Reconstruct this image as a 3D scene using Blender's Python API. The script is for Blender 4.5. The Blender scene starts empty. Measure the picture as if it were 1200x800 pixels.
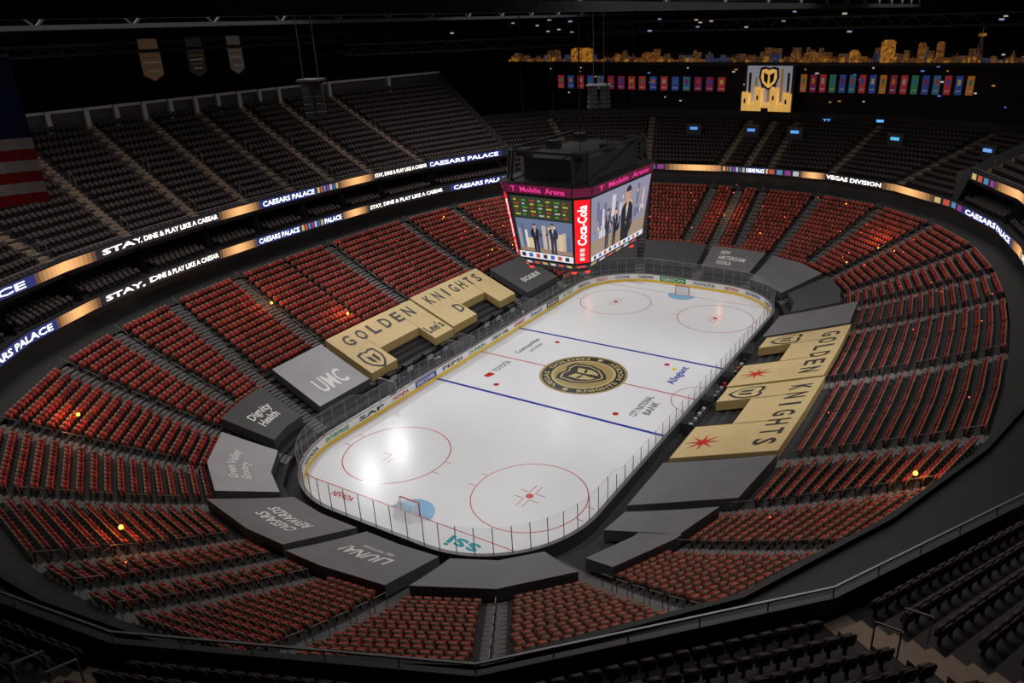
import bpy, math, random, bisect, numpy as np
from mathutils import Vector, Matrix
random.seed(5)
S=bpy.context.scene
LINK=S.collection.objects.link
# ---------------------------------------------------------------- geometry of the bowl
CX,CY=21.95,4.42
ARC=math.pi*5
SEG=[CY,ARC,2*CX,ARC,2*CY,ARC,2*CX,ARC,CY]
TOT=sum(SEG)
def core(s):
    s%=TOT;k=0
    while k<8 and s>SEG[k]:
        s-=SEG[k];k+=1
    h=math.pi/2
    if k==0:return(-CX,s,-1,0)
    if k==1:a=math.pi-s/10;return(-CX,CY,math.cos(a),math.sin(a))
    if k==2:return(-CX+s,CY,0,1)
    if k==3:a=h-s/10;return(CX,CY,math.cos(a),math.sin(a))
    if k==4:return(CX,CY-s,1,0)
    if k==5:a=-s/10;return(CX,-CY,math.cos(a),math.sin(a))
    if k==6:return(CX-s,-CY,0,-1)
    if k==7:a=-h-s/10;return(-CX,-CY,math.cos(a),math.sin(a))
    return(-CX,-CY+s,-1,0)
def P(s,d):
    a=core(s);return (a[0]+a[2]*d,a[1]+a[3]*d)
def sup(s,a,b,n):
    lo,hi=5,70
    for _ in range(32):
        m=(lo+hi)/2;x,y=P(s,m)
        if abs(x/a)**n+abs(y/b)**n<1:lo=m
        else:hi=m
    return lo
BA=[0,7.8,14.9,20.1,28.2,41.7,54.6,63.7,68.5,76,84,91.2,98,105,112.7,126.2,140.4,147.8,154.2,161.4]
MID=[3.9,11.3,17.5,72.2,80,87.6,94.6,101.5,151,157.8,165]
EXT=[34.9,48.1,119.4,133.3]
B2=sorted(BA+MID+EXT); NB=len(B2)
def bump(s):
    if s<86 or s>152:return 0.
    if s<101:return 2.2*(s-86)/15
    if s>145:return 2.2*(152-s)/7
    return 2.2
DL=[sup(s,49.5,34.5,2.5)+bump(s) for s in B2]
DR1=[sup(s,51.8,36.0,2.5)+bump(s) for s in B2]
def r2(s):
    a=sup(s,53.4,37.5,2.5);b=sup(s,55.2,39.6,3.0)
    if 139<=s<=152:w=1.05
    elif s>152 and s<156:w=.65
    elif s>=156 and s<162:w=.52
    elif s>=162 or s<5:w=.75
    elif s<8:w=.5
    else:return a+bump(s)
    return a+(b-a)*w
DR2=[r2(s) for s in B2]
DBK=[sup(s,68,54,4) for s in B2]
DFB=[sup(s,66.5,52,3.2) for s in B2]
def low(k,t):return 10+(DL[k]-10)*t
def F(s,df):
    s%=TOT
    k=bisect.bisect_right(B2,s)-1
    k2=(k+1)%NB
    s0=B2[k];s1=B2[k2] if k2 else TOT
    f=(s-s0)/(s1-s0)
    a=P(B2[k],df(k));b=P(B2[k2],df(k2))
    return (a[0]+(b[0]-a[0])*f,a[1]+(b[1]-a[1])*f)
def zl(t):return .7+7.3*t+1.6*t*t
# ---------------------------------------------------------------- materials
def mat(name,col,rough=.7,var=.25,scale=3.,metal=0.,emit=None,es=1.,spec=.4,bump=0):
    m=bpy.data.materials.new(name);m.use_nodes=True;nt=m.node_tree
    b=nt.nodes['Principled BSDF']
    b.inputs['Roughness'].default_value=rough;b.inputs['Metallic'].default_value=metal
    b.inputs['Specular IOR Level'].default_value=spec
    n=nt.nodes.new('ShaderNodeTexNoise');n.inputs['Scale'].default_value=scale;n.inputs['Detail'].default_value=4
    tc=nt.nodes.new('ShaderNodeTexCoord');nt.links.new(tc.outputs['Object'],n.inputs['Vector'])
    r=nt.nodes.new('ShaderNodeMixRGB');r.blend_type='MIX'
    r.inputs['Color1'].default_value=(*[c*(1-var) for c in col],1)
    r.inputs['Color2'].default_value=(*[min(1,c*(1+var)) for c in col],1)
    nt.links.new(n.outputs['Fac'],r.inputs['Fac']);nt.links.new(r.outputs[0],b.inputs['Base Color'])
    if emit:
        b.inputs['Emission Color'].default_value=(*emit,1);b.inputs['Emission Strength'].default_value=es
    if bump:
        bp=nt.nodes.new('ShaderNodeBump');bp.inputs['Strength'].default_value=bump
        nt.links.new(n.outputs['Fac'],bp.inputs['Height']);nt.links.new(bp.outputs[0],b.inputs['Normal'])
    return m
_em={}
def em(col,es=1.):
    k=(col,es)
    if k not in _em:_em[k]=mat('led_%d'%len(_em),(.01,.01,.01),.5,0,emit=col,es=es)
    return _em[k]
def alpha_mat(name,col,fac,rough=.1):
    m=bpy.data.materials.new(name);m.use_nodes=True;nt=m.node_tree;nt.nodes.clear()
    o=nt.nodes.new('ShaderNodeOutputMaterial');mx=nt.nodes.new('ShaderNodeMixShader')
    t=nt.nodes.new('ShaderNodeBsdfTransparent');g=nt.nodes.new('ShaderNodeBsdfPrincipled')
    g.inputs['Base Color'].default_value=(*col,1);g.inputs['Roughness'].default_value=rough
    mx.inputs[0].default_value=fac
    nt.links.new(t.outputs[0],mx.inputs[1]);nt.links.new(g.outputs[0],mx.inputs[2]);nt.links.new(mx.outputs[0],o.inputs[0])
    return m
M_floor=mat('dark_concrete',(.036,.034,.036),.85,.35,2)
M_ufloor=mat('upper_dimmed_concrete',(.03,.025,.025),.85,.35,2)  # darkened in place of weaker light on the upper deck
M_stair=mat('stair_concrete',(.15,.145,.145),.8,.25,2)
M_stairU=mat('stair_concrete_upper',(.22,.16,.12),.8,.25,2)
M_black=mat('black_paint',(.012,.012,.014),.6,.2)
M_dark=mat('dark_grey_steel',(.035,.036,.04),.5,.2)
M_grey=mat('grey_steel',(.22,.22,.23),.4,.15,metal=.5)
M_lgrey=mat('light_grey_panel',(.4,.4,.42),.5,.1)
M_red=[mat('red_seat_%d'%i,c,.7,.15,9) for i,c in enumerate([(.34,.026,.024),(.42,.042,.03),(.2,.016,.016)])]
M_taupe=mat('seat_back_taupe',(.27,.19,.125),.6,.25,9)
M_arm=mat('seat_frame_black',(.02,.02,.022),.5,.2)
M_useat=mat('upper_seat_charcoal_dim',(.042,.028,.029),.6,.3,9)  # charcoal seat, with the upper deck's dim light put into its tone
M_white=mat('board_white',(.88,.88,.88),.35,.03)
M_yel=mat('kick_yellow',(.9,.62,.04),.4,.05)
M_bred=mat('line_red',(.55,.03,.03),.12,.05)
M_bblue=mat('line_blue',(.03,.05,.38),.12,.05)
M_lblue=mat('crease_blue',(.25,.5,.75),.12,.05)
M_tarp=mat('grey_tarp',(.17,.17,.185),.55,.18,.5,bump=.15)
M_tarpl=mat('light_grey_tarp',(.38,.38,.41),.5,.18,.5,bump=.15)
M_tarpd=mat('dark_tarp',(.07,.07,.078),.6,.15,.6)
M_gold=mat('gold_tarp',(.68,.52,.26),.5,.14,2.5,bump=.1)
M_txw=mat('print_white',(.85,.85,.85),.5,.05)
M_txd=mat('print_dark',(.04,.04,.04),.5,.05)
M_txr=mat('print_red',(.6,.03,.03),.5,.05)
M_txg=mat('print_gold',(.42,.3,.12),.5,.05)
M_glass=alpha_mat('rink_glass',(.55,.6,.62),.10,.08)
M_net=alpha_mat('goal_net',(.8,.85,.9),.45,.8)
M_ice=mat('ice_surface',(.80,.81,.84),.16,.035,.25,spec=.16)
nt=M_ice.node_tree;n2=nt.nodes.new('ShaderNodeTexNoise');n2.inputs['Scale'].default_value=1.3;n2.inputs['Detail'].default_value=8
mr=nt.nodes.new('ShaderNodeMapRange');mr.inputs['To Min'].default_value=.14;mr.inputs['To Max'].default_value=.25
nt.links.new(n2.outputs['Fac'],mr.inputs['Value']);nt.links.new(mr.outputs[0],nt.nodes['Principled BSDF'].inputs['Roughness'])
# ---------------------------------------------------------------- mesh builder
class MB:
    def __init__(s):s.v=[];s.f=[];s.m=[];s.mats=[]
    def mi(s,m):
        if m not in s.mats:s.mats.append(m)
        return s.mats.index(m)
    def poly(s,pts,m):
        b=len(s.v);s.v+= [tuple(p) for p in pts];s.f.append(tuple(range(b,b+len(pts))));s.m.append(s.mi(m))
    def raw(s,vs,fs,m):
        b=len(s.v);s.v+=[tuple(p) for p in vs];k=s.mi(m)
        for f in fs:s.f.append(tuple(b+i for i in f));s.m.append(k)
    def hexa(s,q,m):
        s.raw(q,[(0,3,2,1),(4,5,6,7),(0,1,5,4),(1,2,6,5),(2,3,7,6),(3,0,4,7)],m)
    def box(s,c,z,m,rot=0):
        x,y,h=z[0]/2,z[1]/2,z[2]/2;cr,sr=math.cos(rot),math.sin(rot)
        q=[(c[0]+a*cr-b*sr,c[1]+a*sr+b*cr,c[2]+e) for e in(-h,h) for a,b in((-x,-y),(x,-y),(x,y),(-x,y))]
        s.hexa(q,m)
    def beam(s,a,b,w,m):
        a=Vector(a);b=Vector(b);d=(b-a).normalized()
        u=d.cross(Vector((0,0,1)))
        if u.length<.01:u=Vector((1,0,0))
        u.normalize();v=d.cross(u)*w/2;u=u*w/2
        s.hexa([a-u-v,a+u-v,a+u+v,a-u+v,b-u-v,b+u-v,b+u+v,b-u+v],m)
    def obj(s,name):
        me=bpy.data.meshes.new(name);me.from_pydata(s.v,[],s.f);me.polygons.foreach_set('material_index',s.m)
        for m in s.mats:me.materials.append(m)
        me.update();o=bpy.data.objects.new(name,me);LINK(o);return o
_tx={}
def text2d(t):
    if t in _tx:return _tx[t]
    c=bpy.data.curves.new('t','FONT');c.body=t;c.size=1;c.resolution_u=2;c.offset=.022
    o=bpy.data.objects.new('t',c);LINK(o);bpy.context.view_layer.update()
    me=bpy.data.meshes.new_from_object(o.evaluated_get(bpy.context.evaluated_depsgraph_get()))
    v=np.array([x.co[:2] for x in me.vertices]);f=[tuple(p.vertices) for p in me.polygons]
    mn=v.min(0);mx=v.max(0);asp=(mx[0]-mn[0])/(mx[1]-mn[1]);v=(v-mn)/(mx-mn)
    bpy.data.objects.remove(o);bpy.data.curves.remove(c);_tx[t]=(v,f,asp);return _tx[t]
def put_text(mb,t,fn,m,u0=0,u1=1,v0=0,v1=1):
    v,f,a=text2d(t)
    mb.raw([fn(u0+(u1-u0)*x,v0+(v1-v0)*y) for x,y in v],f,m)
def ringloop(mb,pa,pb,m,s0=0,s1=TOT,step=.8,closed=None):
    n=max(1,int(abs(s1-s0)/step));L=[s0+(s1-s0)*i/n for i in range(n+1)]
    A=[pa(s) for s in L];Bq=[pb(s) for s in L]
    for i in range(n):mb.poly([A[i],A[i+1],Bq[i+1],Bq[i]],m)
def ringbox(mb,d0,d1,z0,z1,m,s0=0,s1=TOT,step=.8):
    f=lambda d,z:(lambda s:(*P(s,d),z))
    ringloop(mb,f(d0,z0),f(d0,z1),m,s0,s1,step);ringloop(mb,f(d1,z0),f(d1,z1),m,s0,s1,step)
    ringloop(mb,f(d0,z1),f(d1,z1),m,s0,s1,step);ringloop(mb,f(d0,z0),f(d1,z0),m,s0,s1,step)
def ks(s0,s1):
    return [k for k in range(NB) if s0-1e-6<=B2[k]<s1-1e-6]
def facetstrip(mb,dA,zA,dB,zB,m,kl):
    for k in kl:
        j=(k+1)%NB
        mb.poly([(*P(B2[k],dA(k)),zA),(*P(B2[j],dA(j)),zA),(*P(B2[j],dB(j)),zB),(*P(B2[k],dB(k)),zB)],m)
ALL=list(range(NB))
FAR=ks(68.5,98);SIDE=[k for k in ALL if k not in FAR]
NEAR=ks(132,TOT)+ks(0,7)
# ---------------------------------------------------------------- ice + markings
def disc(mb,x,y,r,z,m,n=64,r0=None,a0=0,a1=2*math.pi):
    for i in range(n):
        a=a0+(a1-a0)*i/n;b=a0+(a1-a0)*(i+1)/n
        o=[(x+r*math.cos(a),y+r*math.sin(a),z),(x+r*math.cos(b),y+r*math.sin(b),z)]
        if r0 is None:mb.poly([(x,y,z)]+o,m)
        else:mb.poly([(x+r0*math.cos(a),y+r0*math.sin(a),z)]+o+[(x+r0*math.cos(b),y+r0*math.sin(b),z)],m)
mb=MB()
mb.poly([(*P(TOT*i/160,8.56),0) for i in range(160)][::-1],M_ice)
ice=mb.obj('ice_sheet')
mb=MB()
def rect(x0,x1,y0,y1,z,m):mb.poly([(x0,y0,z),(x1,y0,z),(x1,y1,z),(x0,y1,z)],m)
for x in(-7.77,7.77):rect(x-.17,x+.17,-12.95,12.95,.006,M_bblue)
M_cl=mat('line_red_soft',(.62,.16,.15),.12,.05)
rect(-.1,.1,-12.95,12.95,.006,M_cl)
for sx in(-1,1):
    gx=27.13*sx
    yy=CY+math.sqrt(8.53**2-(27.13-CX)**2)
    rect(gx-.04,gx+.04,-yy,yy,.006,M_bred)
    a=math.pi/2 if sx>0 else -math.pi/2
    disc(mb,gx,0,1.83,.005,M_lblue,24,None,a,a+math.pi)
    for y in(-6.7,6.7):
        X=21.03*sx
        disc(mb,X,y,4.6,.006,M_bred,72,4.52)
        disc(mb,X,y,.32,.006,M_bred,20)
        for a in(-1,1):
            for b in(-1,1):
                mb.poly([(X+a*.45,y+b*.25-.03,.006),(X+a*1.5,y+b*.25-.03,.006),(X+a*1.5,y+b*.25+.03,.006),(X+a*.45,y+b*.25+.03,.006)],M_bred)
                mb.poly([(X+a*.45-.03,y+b*.25,.006),(X+a*.45+.03,y+b*.25,.006),(X+a*.45+.03,y+b*1.1,.006),(X+a*.45-.03,y+b*1.1,.006)],M_bred)
                mb.poly([(X+a*.85-.03,y+b*4.57,.006),(X+a*.85+.03,y+b*4.57,.006),(X+a*.85+.03,y+b*5.2,.006),(X+a*.85-.03,y+b*5.2,.006)],M_bred)
    for y in(-6.7,6.7):disc(mb,6.1*sx,y,.3,.006,M_bred,20)
disc(mb,0,-12.95,3.05,.007,M_bred,30,2.98,0,math.pi)
gI=mat('ice_gold',(.40,.30,.12),.2,.05);dI=mat('ice_charcoal',(.045,.045,.04),.2,.05);tI=mat('ice_text_grey',(.16,.16,.18),.15,.05)
g2=mat('ice_light_gold',(.55,.45,.22),.2,.05)
disc(mb,0,0,4.57,.008,gI,96,4.3);disc(mb,0,0,4.3,.008,dI,96,3.35);disc(mb,0,0,3.35,.008,g2,96,3.1);disc(mb,0,0,3.1,.008,gI,96)
def shp(pts,z,m,sc=1,ox=0,oy=0):mb.poly([(ox+x*sc,oy+y*sc,z) for x,y in pts],m)
sh=[(-1.0,1.05),(-.45,1.2),(0,1.02),(.45,1.2),(1.0,1.05),(1.12,.1),(.85,-.6),(.4,-1.05),(0,-1.3),(-.4,-1.05),(-.85,-.6),(-1.12,.1)]
shp(sh,.011,dI,2.05);shp(sh,.013,g2,1.75);shp(sh,.015,dI,1.6)
shp([(-.75,.8),(-.12,.55),(-.12,-.2),(-.2,-.5),(-.2,-1.0),(-.55,-.75),(-.78,-.2)],.018,g2,1.55)
shp([(.75,.8),(.12,.55),(.12,-.2),(.2,-.5),(.2,-1.0),(.55,-.75),(.78,-.2)],.018,g2,1.55)
shp([(-.7,.25),(-.15,.05),(-.2,-.1),(-.68,.0)],.02,dI,1.55);shp([(.7,.25),(.15,.05),(.2,-.1),(.68,.0)],.02,dI,1.55)
def arcfn(r0,r1,ac,half,up=1):
    def f(u,v):
        a=ac-up*(u-.5)*2*half;r=r0+(r1-r0)*(v if up>0 else 1-v)
        return (r*math.cos(a),r*math.sin(a),.012)
    return f
put_text(mb,'VEGAS  GOLDEN',arcfn(3.55,4.1,math.pi/2,1.25),g2)
put_text(mb,'KNIGHTS  HOCKEY',arcfn(3.55,4.1,-math.pi/2,1.25,-1),g2)
for a in(0,math.pi):disc(mb,3.82*math.cos(a),3.82*math.sin(a),.3,.012,g2,12)
def ice_text(t,x,y,h,m,w=None,ang=0):
    v,f,a=text2d(t);w=w or a*h
    ca,sa=math.cos(ang),math.sin(ang)
    mb.raw([(x+(p-.5)*w*ca-(q-.5)*h*sa,y+(p-.5)*w*sa+(q-.5)*h*ca,.009) for p,q in v],f,m)
ice_text('TOYOTA',-2.2,8.7,.75,tI,2.9)
mb.poly([(-5.1,8.45,.009),(-4.1,8.2,.009),(-4.0,9.0,.009),(-5.0,9.1,.009)],M_bred)
ice_text('Cosmopolitan',3.7,9.1,.9,tI,4.6);ice_text('LAS VEGAS',3.7,8.1,.4,tI)
ice_text('Allegiant',4.2,-8.8,1.15,M_bblue,4.4);disc(mb,5.4,-7.8,.3,.009,M_yel,16)
ice_text('CITY NATIONAL',-3.6,-8.2,.75,tI,4.4);ice_text('BANK',-3.6,-9.2,.75,tI)
ice_text('ssi',-28.3,-5.7,1.2,mat('ice_teal',(.02,.35,.4),.15,.05),2.6,math.pi/2)
ice_text('NEVADA',-27.9,6.2,.6,M_bred,2.2,-math.pi/2);ice_text('JACKPOT',29.2,8,.6,tI,3,-math.pi/2)
mb.obj('ice_markings')
# ---------------------------------------------------------------- boards & glass
mb=MB()
ringbox(mb,8.55,8.75,0,1.05,M_white);
ringbox(mb,8.76,8.8,0,1.0,M_dark)
ringbox(mb,8.52,8.82,1.05,1.12,M_grey);ringbox(mb,8.51,8.55,0,.30,M_yel)
ads=['CAESARS','GEICO','TOYOTA','NEVADA','ENTERPRISE','SAP','HONDA','DISCOVER','PEPSI','DUNKIN','CREDIT ONE','SONNET','FINLEY','MODELO','AT&T','VERIZON','TISSOT','COX']
cols=[M_txd,M_txr,M_bblue,M_txd,mat('print_green',(.02,.3,.08),.5,.05)]
s=1.;i=0
while s<TOT-3:
    w=2.2+1.2*random.random();a=ads[i%len(ads)];mm=cols[i%5]
    if i%6==1:
        ringloop(mb,lambda q:(*P(q,8.54),.32),lambda q:(*P(q,8.54),1.0),mm,s-.25,s+w+.25,.6);mm=M_txw
    put_text(mb,a,lambda u,v,s=s,w=w:(*P(s+u*w,8.525),.44+.42*v),mm)
    s+=w+1.3;i+=1
mb.obj('rink_dasher_boards')
mb=MB()
def gh(s):
    x,y=P(s,8.6);return 3.3 if abs(x)>19 else 2.7
ringloop(mb,lambda q:(*P(q,8.66),1.12),lambda q:(*P(q,8.66),gh(q)),M_glass,0,TOT,1.2)
n=int(TOT/1.45)
for i in range(n):
    s=TOT*i/n;x,y=P(s,8.68);mb.beam((x,y,1.1),(x,y,gh(s)),.045,M_grey)
ringloop(mb,lambda q:(*P(q,8.66),gh(q)-.0),lambda q:(*P(q,8.70),gh(q)+.03),M_grey,0,TOT,1.2)
mb.obj('rink_safety_glass')
for sx in(-1,1):
    mb=MB();gx=27.13*sx
    R=mat('goal_red',(.6,.02,.02),.3,.05);Wp=M_txw
    for y in(-.915,.915):mb.beam((gx,y,0),(gx,y,1.24),.08,R);mb.beam((gx,y,.03),(gx+sx*1.05,y*.85,.03),.05,Wp);mb.beam((gx,y,1.22),(gx+sx*.45,y*.8,1.15),.04,Wp);mb.beam((gx+sx*.45,y*.8,1.15),(gx+sx*1.05,y*.85,.03),.04,Wp)
    mb.beam((gx,-.95,1.22),(gx,.95,1.22),.08,R);mb.beam((gx+sx*1.05,-.78,.03),(gx+sx*1.05,.78,.03),.05,Wp)
    mb.poly([(gx,-.915,1.22),(gx,.915,1.22),(gx+sx*.45,.73,1.15),(gx+sx*.45,-.73,1.15)],M_net)
    mb.poly([(gx+sx*.45,-.73,1.15),(gx+sx*.45,.73,1.15),(gx+sx*1.05,.78,.03),(gx+sx*1.05,-.78,.03)],M_net)
    for y in(-.915,.915):mb.poly([(gx,y,0),(gx,y,1.22),(gx+sx*.45,y*.8,1.15),(gx+sx*1.05,y*.85,.03)],M_net)
    mb.obj('hockey_goal')
# ---------------------------------------------------------------- tarps
GOLD=[[(28.5,32.2,.09,.39),(32.2,38.4,.20,.39),(38.4,41.55,.09,.39)],[(41.9,46.3,.10,.40),(46.3,51.0,.21,.40),(51.0,54.4,.10,.40)],
[(112.9,116.0,.03,.41),(116.0,120.8,.18,.41),(120.8,126.0,.03,.41)],[(126.4,129.5,.04,.42),(129.5,134.6,.18,.42),(134.6,140.2,.04,.42)]]
GREY=[('T1',21.3,27.7,.07,.38,M_tarpl),('T2',15.5,19.3,.08,.33,M_tarpd),('T3',8.3,14.4,.04,.29,M_tarpl),('T4',.5,7.4,.0,.34,M_tarp),
('T5',161.8,167.9,0,.37,M_tarp),('T6',154.7,161.0,0,.34,M_tarp),('T7',148.2,150.6,.05,.40,M_tarp),('T7b',150.6,153.7,.22,.41,M_tarp),('T8',140.9,147.3,.03,.43,M_tarp),
('T9',105.4,112.3,0,.40,M_tarp),('T10',98.4,104.6,.05,.31,M_tarpd),('T11',91.6,97.6,.02,.30,M_tarp),('T12',84.4,90.8,.08,.31,M_tarp),('T13',76.4,83.6,.1,.31,M_tarpd),('T13b',69,75.6,.1,.31,M_tarpd),('T14',56,63.3,.06,.35,M_tarpd)]
COV=[(g[0][0]-.3,g[-1][1]+.3,-1,max(q[3] for q in g)+.02) for g in GOLD]+[(g[1]-.5,g[2]+.5,-1,g[4]+.02) for g in GREY]
def covered(s,t):
    for a,b,c,d in COV:
        if a<=s<=b and c<=t<=d:return True
    return False
def bowlpt(s,t,off):
    x,y=F(s,lambda k:low(k,t));return (x,y,zl(t)+off)
def tarp_rect(mb,s0,s1,t0,t1,m,side,off=1.0,h=.9):
    cuts=[s0]+[b for b in B2 if s0<b<s1]+[s1];nt_=4
    for i in range(len(cuts)-1):
        a,b=cuts[i]+1e-4,cuts[i+1]-1e-4
        for j in range(nt_):
            ta=t0+(t1-t0)*j/nt_;tb=t0+(t1-t0)*(j+1)/nt_
            mb.poly([bowlpt(a,ta,off),bowlpt(b,ta,off),bowlpt(b,tb,off),bowlpt(a,tb,off)],m)
        for t in(t0,t1):mb.poly([bowlpt(a,t,off),bowlpt(b,t,off),bowlpt(b,t,off-h),bowlpt(a,t,off-h)],side)
    for sx in(s0,s1):mb.poly([bowlpt(sx,t0,off),bowlpt(sx,t1,off),bowlpt(sx,t1,off-h),bowlpt(sx,t0,off-h)],side)
def ttxt(mb,t,s0,s1,t0,t1,m):put_text(mb,t,lambda u,v:bowlpt(s0+(s1-s0)*u,t0+(t1-t0)*v,1.02),m)
def emblem(mb,s,t,sc,m1,m2):
    def q(pts,m,e):mb.poly([bowlpt(s+x*sc,t+y*sc/20.,1.02+e) for x,y in pts],m)
    q(sh,m1,0);q([(x*.8,y*.8) for x,y in sh],m2,.01);q([(-.5,.5),(-.1,.35),(-.12,-.6),(-.45,-.3)],m1,.02);q([(.5,.5),(.1,.35),(.12,-.6),(.45,-.3)],m1,.02)
def star(mb,s,t,sc,m):
    for k in range(4):
        a=k*math.pi/4;pts=[]
        for j,(r,da) in enumerate([(1,0),(.12,.5*math.pi),(1,math.pi),(.12,1.5*math.pi)]):
            pts.append(bowlpt(s+r*sc*math.cos(a+da),t+r*sc*math.sin(a+da)/20.,1.02+.004*k))
        mb.poly(pts,m)
def spaced(mb,t,s0,s1,t0,t1,m,cw=.62):
    n=len(t);p=(s1-s0)/n
    for i,c in enumerate(t):
        w=p*cw*(.35 if c=='I' else 1);cc=s0+p*(i+.5);ttxt(mb,c,cc-w/2,cc+w/2,t0,t1,m)
for i,g in enumerate(GOLD):
    mb=MB()
    for r in g:tarp_rect(mb,*r,M_gold,M_txg,1.0,.9)
    a,b=g[0][0],g[-1][1];t1=g[0][3]
    spaced(mb,['GOLDEN','KNIGHTS'][i%2],a+.9,b-.9,t1-(.105 if i<2 else .11),t1-.03,M_txd)
    if i==0:emblem(mb,a+1.9,.16,1.15,M_txd,M_gold);ttxt(mb,"Lee's",b-2.9,b-.3,.13,.19,M_txd)
    if i==1:ttxt(mb,'D',a+3.0,a+4.2,.16,.23,M_txd)
    if i>=2:
        emblem(mb,a+1.6,.14,1.15,M_txd,M_gold);star(mb,b-2.5,.12,1.4,M_txr)
    mb.obj('gold_seat_cover')
TT={'T1':('UMC',.12,.22,M_txw),'T3':('Green Valley\nGrocery',.12,.22,M_txw),'T4':('CAESARS\nREWARDS',.12,.24,M_txw),'T5':('LIUNA!',.15,.22,M_txw),'T12':('NEW\nAMSTERDAM\nVODKA',.12,.27,M_txw),'T14':('EXCALIBUR',.14,.18,M_txw),'T2':('Dignity\nHealth',.15,.25,M_txw)}
for g in GREY:
    mb=MB();tarp_rect(mb,g[1],g[2],g[3],g[4],g[5],M_tarpd,1.0,.9)
    if g[0] in TT:
        t,a,b,m=TT[g[0]];w=g[2]-g[1];ttxt(mb,t,g[1]+w*.25,g[2]-w*.22,a,b,m)
    if g[0]=='T5':ttxt(mb,'FEEL THE POWER',g[1]+2,g[2]-1.8,.105,.125,M_txw)
    mb.obj('grey_seat_cover')
# ---------------------------------------------------------------- stepped decks
def deck(name,dfun,zf,nrows,kl,mfloor,mstair,aisles,aw=1.15,skip=None,under=None):
    mb=MB();h=1./nrows
    for k in kl:
        j=(k+1)%NB
        for r in range(nrows):
            ta,tb=r*h,(r+1)*h;z=zf(ta);zp=zf(ta-h) if r else z-.7
            if skip and skip(B2[k]+.01,tb-.01):continue
            a0=P(B2[k],dfun(k,ta));a1=P(B2[j],dfun(j,ta));b0=P(B2[k],dfun(k,tb));b1=P(B2[j],dfun(j,tb))
            mb.poly([(*a0,z),(*a1,z),(*b1,z),(*b0,z)],mfloor)
            mb.poly([(*a0,zp),(*a1,zp),(*a1,z),(*a0,z)],mfloor)
    for k,t0 in aisles:
        s=B2[k];c=core(s);ux,uy=-c[3],c[2]
        r0=int(t0*nrows)
        for r in range(r0,nrows):
            if skip and skip(s+.01,(r+.9)*h):continue
            for e in(0,1):
                ta=(r+e*.5)*h;tb=(r+(e+1)*.5)*h
                z=zf(r*h)+(e*.5)*(zf((r+1)*h)-zf(r*h))+.03
                p=P(s,dfun(k,ta));q=P(s,dfun(k,tb));w=aw/2
                A=(p[0]-ux*w,p[1]-uy*w);Bb=(p[0]+ux*w,p[1]+uy*w);Cc=(q[0]+ux*w,q[1]+uy*w);D=(q[0]-ux*w,q[1]-uy*w)
                mb.hexa([(*A,z-.25),(*Bb,z-.25),(*Cc,z-.25),(*D,z-.25),(*A,z),(*Bb,z),(*Cc,z),(*D,z)],mstair)
    return mb.obj(name)
def skipL(s,t):return 28.2<=s<54.6 and t<.09
aisL=[(B2.index(b),0) for b in BA]+[(B2.index(b),.36) for b in MID]
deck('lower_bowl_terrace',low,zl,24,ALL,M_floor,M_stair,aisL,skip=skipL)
def up(k,t):return DR2[k]+.3+(DBK[k]-DR2[k]-.3)*t
def fa(k,t):return DR1[k]+.3+(DFB[k]-DR1[k]-.3)*t
zu=lambda t:15.3+8.6*t+.7*t*t
zfa=lambda t:12.5+5.2*t
aisU=[(k,0) for k in SIDE]
aisF=[(k,0) for k in FAR]
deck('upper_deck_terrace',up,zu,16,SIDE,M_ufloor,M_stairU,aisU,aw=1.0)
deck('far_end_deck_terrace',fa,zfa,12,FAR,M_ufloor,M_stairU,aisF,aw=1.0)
# ---------------------------------------------------------------- chairs
def bx(x0,x1,y0,y1,z0,z1,sh=0):
    return [(x0,y0,z0),(x1,y0,z0),(x1,y1,z0),(x0,y1,z0),(x0,y0+sh,z1),(x1,y0+sh,z1),(x1,y1+sh,z1),(x0,y1+sh,z1)]
HF=[(0,3,2,1),(4,5,6,7),(0,1,5,4),(1,2,6,5),(2,3,7,6),(3,0,4,7)]
def pris(prof,y0,y1,sh):
    z0=prof[0][1]
    return [(x,y0+sh*(z-z0),z) for x,z in prof]+[(x,y1+sh*(z-z0),z) for x,z in prof]
tplL=[('b',bx(-.04,.04,-.06,.04,0,.42),3),('b',bx(-.26,-.225,-.12,.22,.56,.62),3),
 ('p',pris([(-.21,.30),(.21,.30),(.21,.40),(.22,.76),(.16,.89),(-.16,.89),(-.22,.76),(-.21,.40)],-.12,-.065,-.22),4),
 ('p',pris([(-.19,.42),(.19,.42),(.20,.76),(.15,.84),(-.15,.84),(-.20,.76)],-.065,-.02,-.22),0),
 ('b',bx(-.2,.2,.02,.10,.36,.72,-.03),0)]
tplU=[('b',bx(-.04,.04,-.06,.04,0,.42),1),('p',pris([(-.21,.32),(.21,.32),(.22,.76),(.16,.88),(-.16,.88),(-.22,.76)],-.10,-.04,-.22),0),('b',bx(-.2,.2,.0,.1,.36,.70,-.03),0)]
def template(t):
    V=[];Fc=[];Mi=[]
    for kind,v,m in t:
        b=len(V);V+=v
        if kind=='b':fs=HF
        else:
            n=len(v)//2;fs=[tuple(range(n)),tuple(range(2*n-1,n-1,-1))]+[(i,i+n,(i+1)%n+n,(i+1)%n) for i in range(n)]
        for f in fs:Fc.append(tuple(b+i for i in f));Mi.append(m)
    return np.array(V),Fc,Mi
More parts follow.
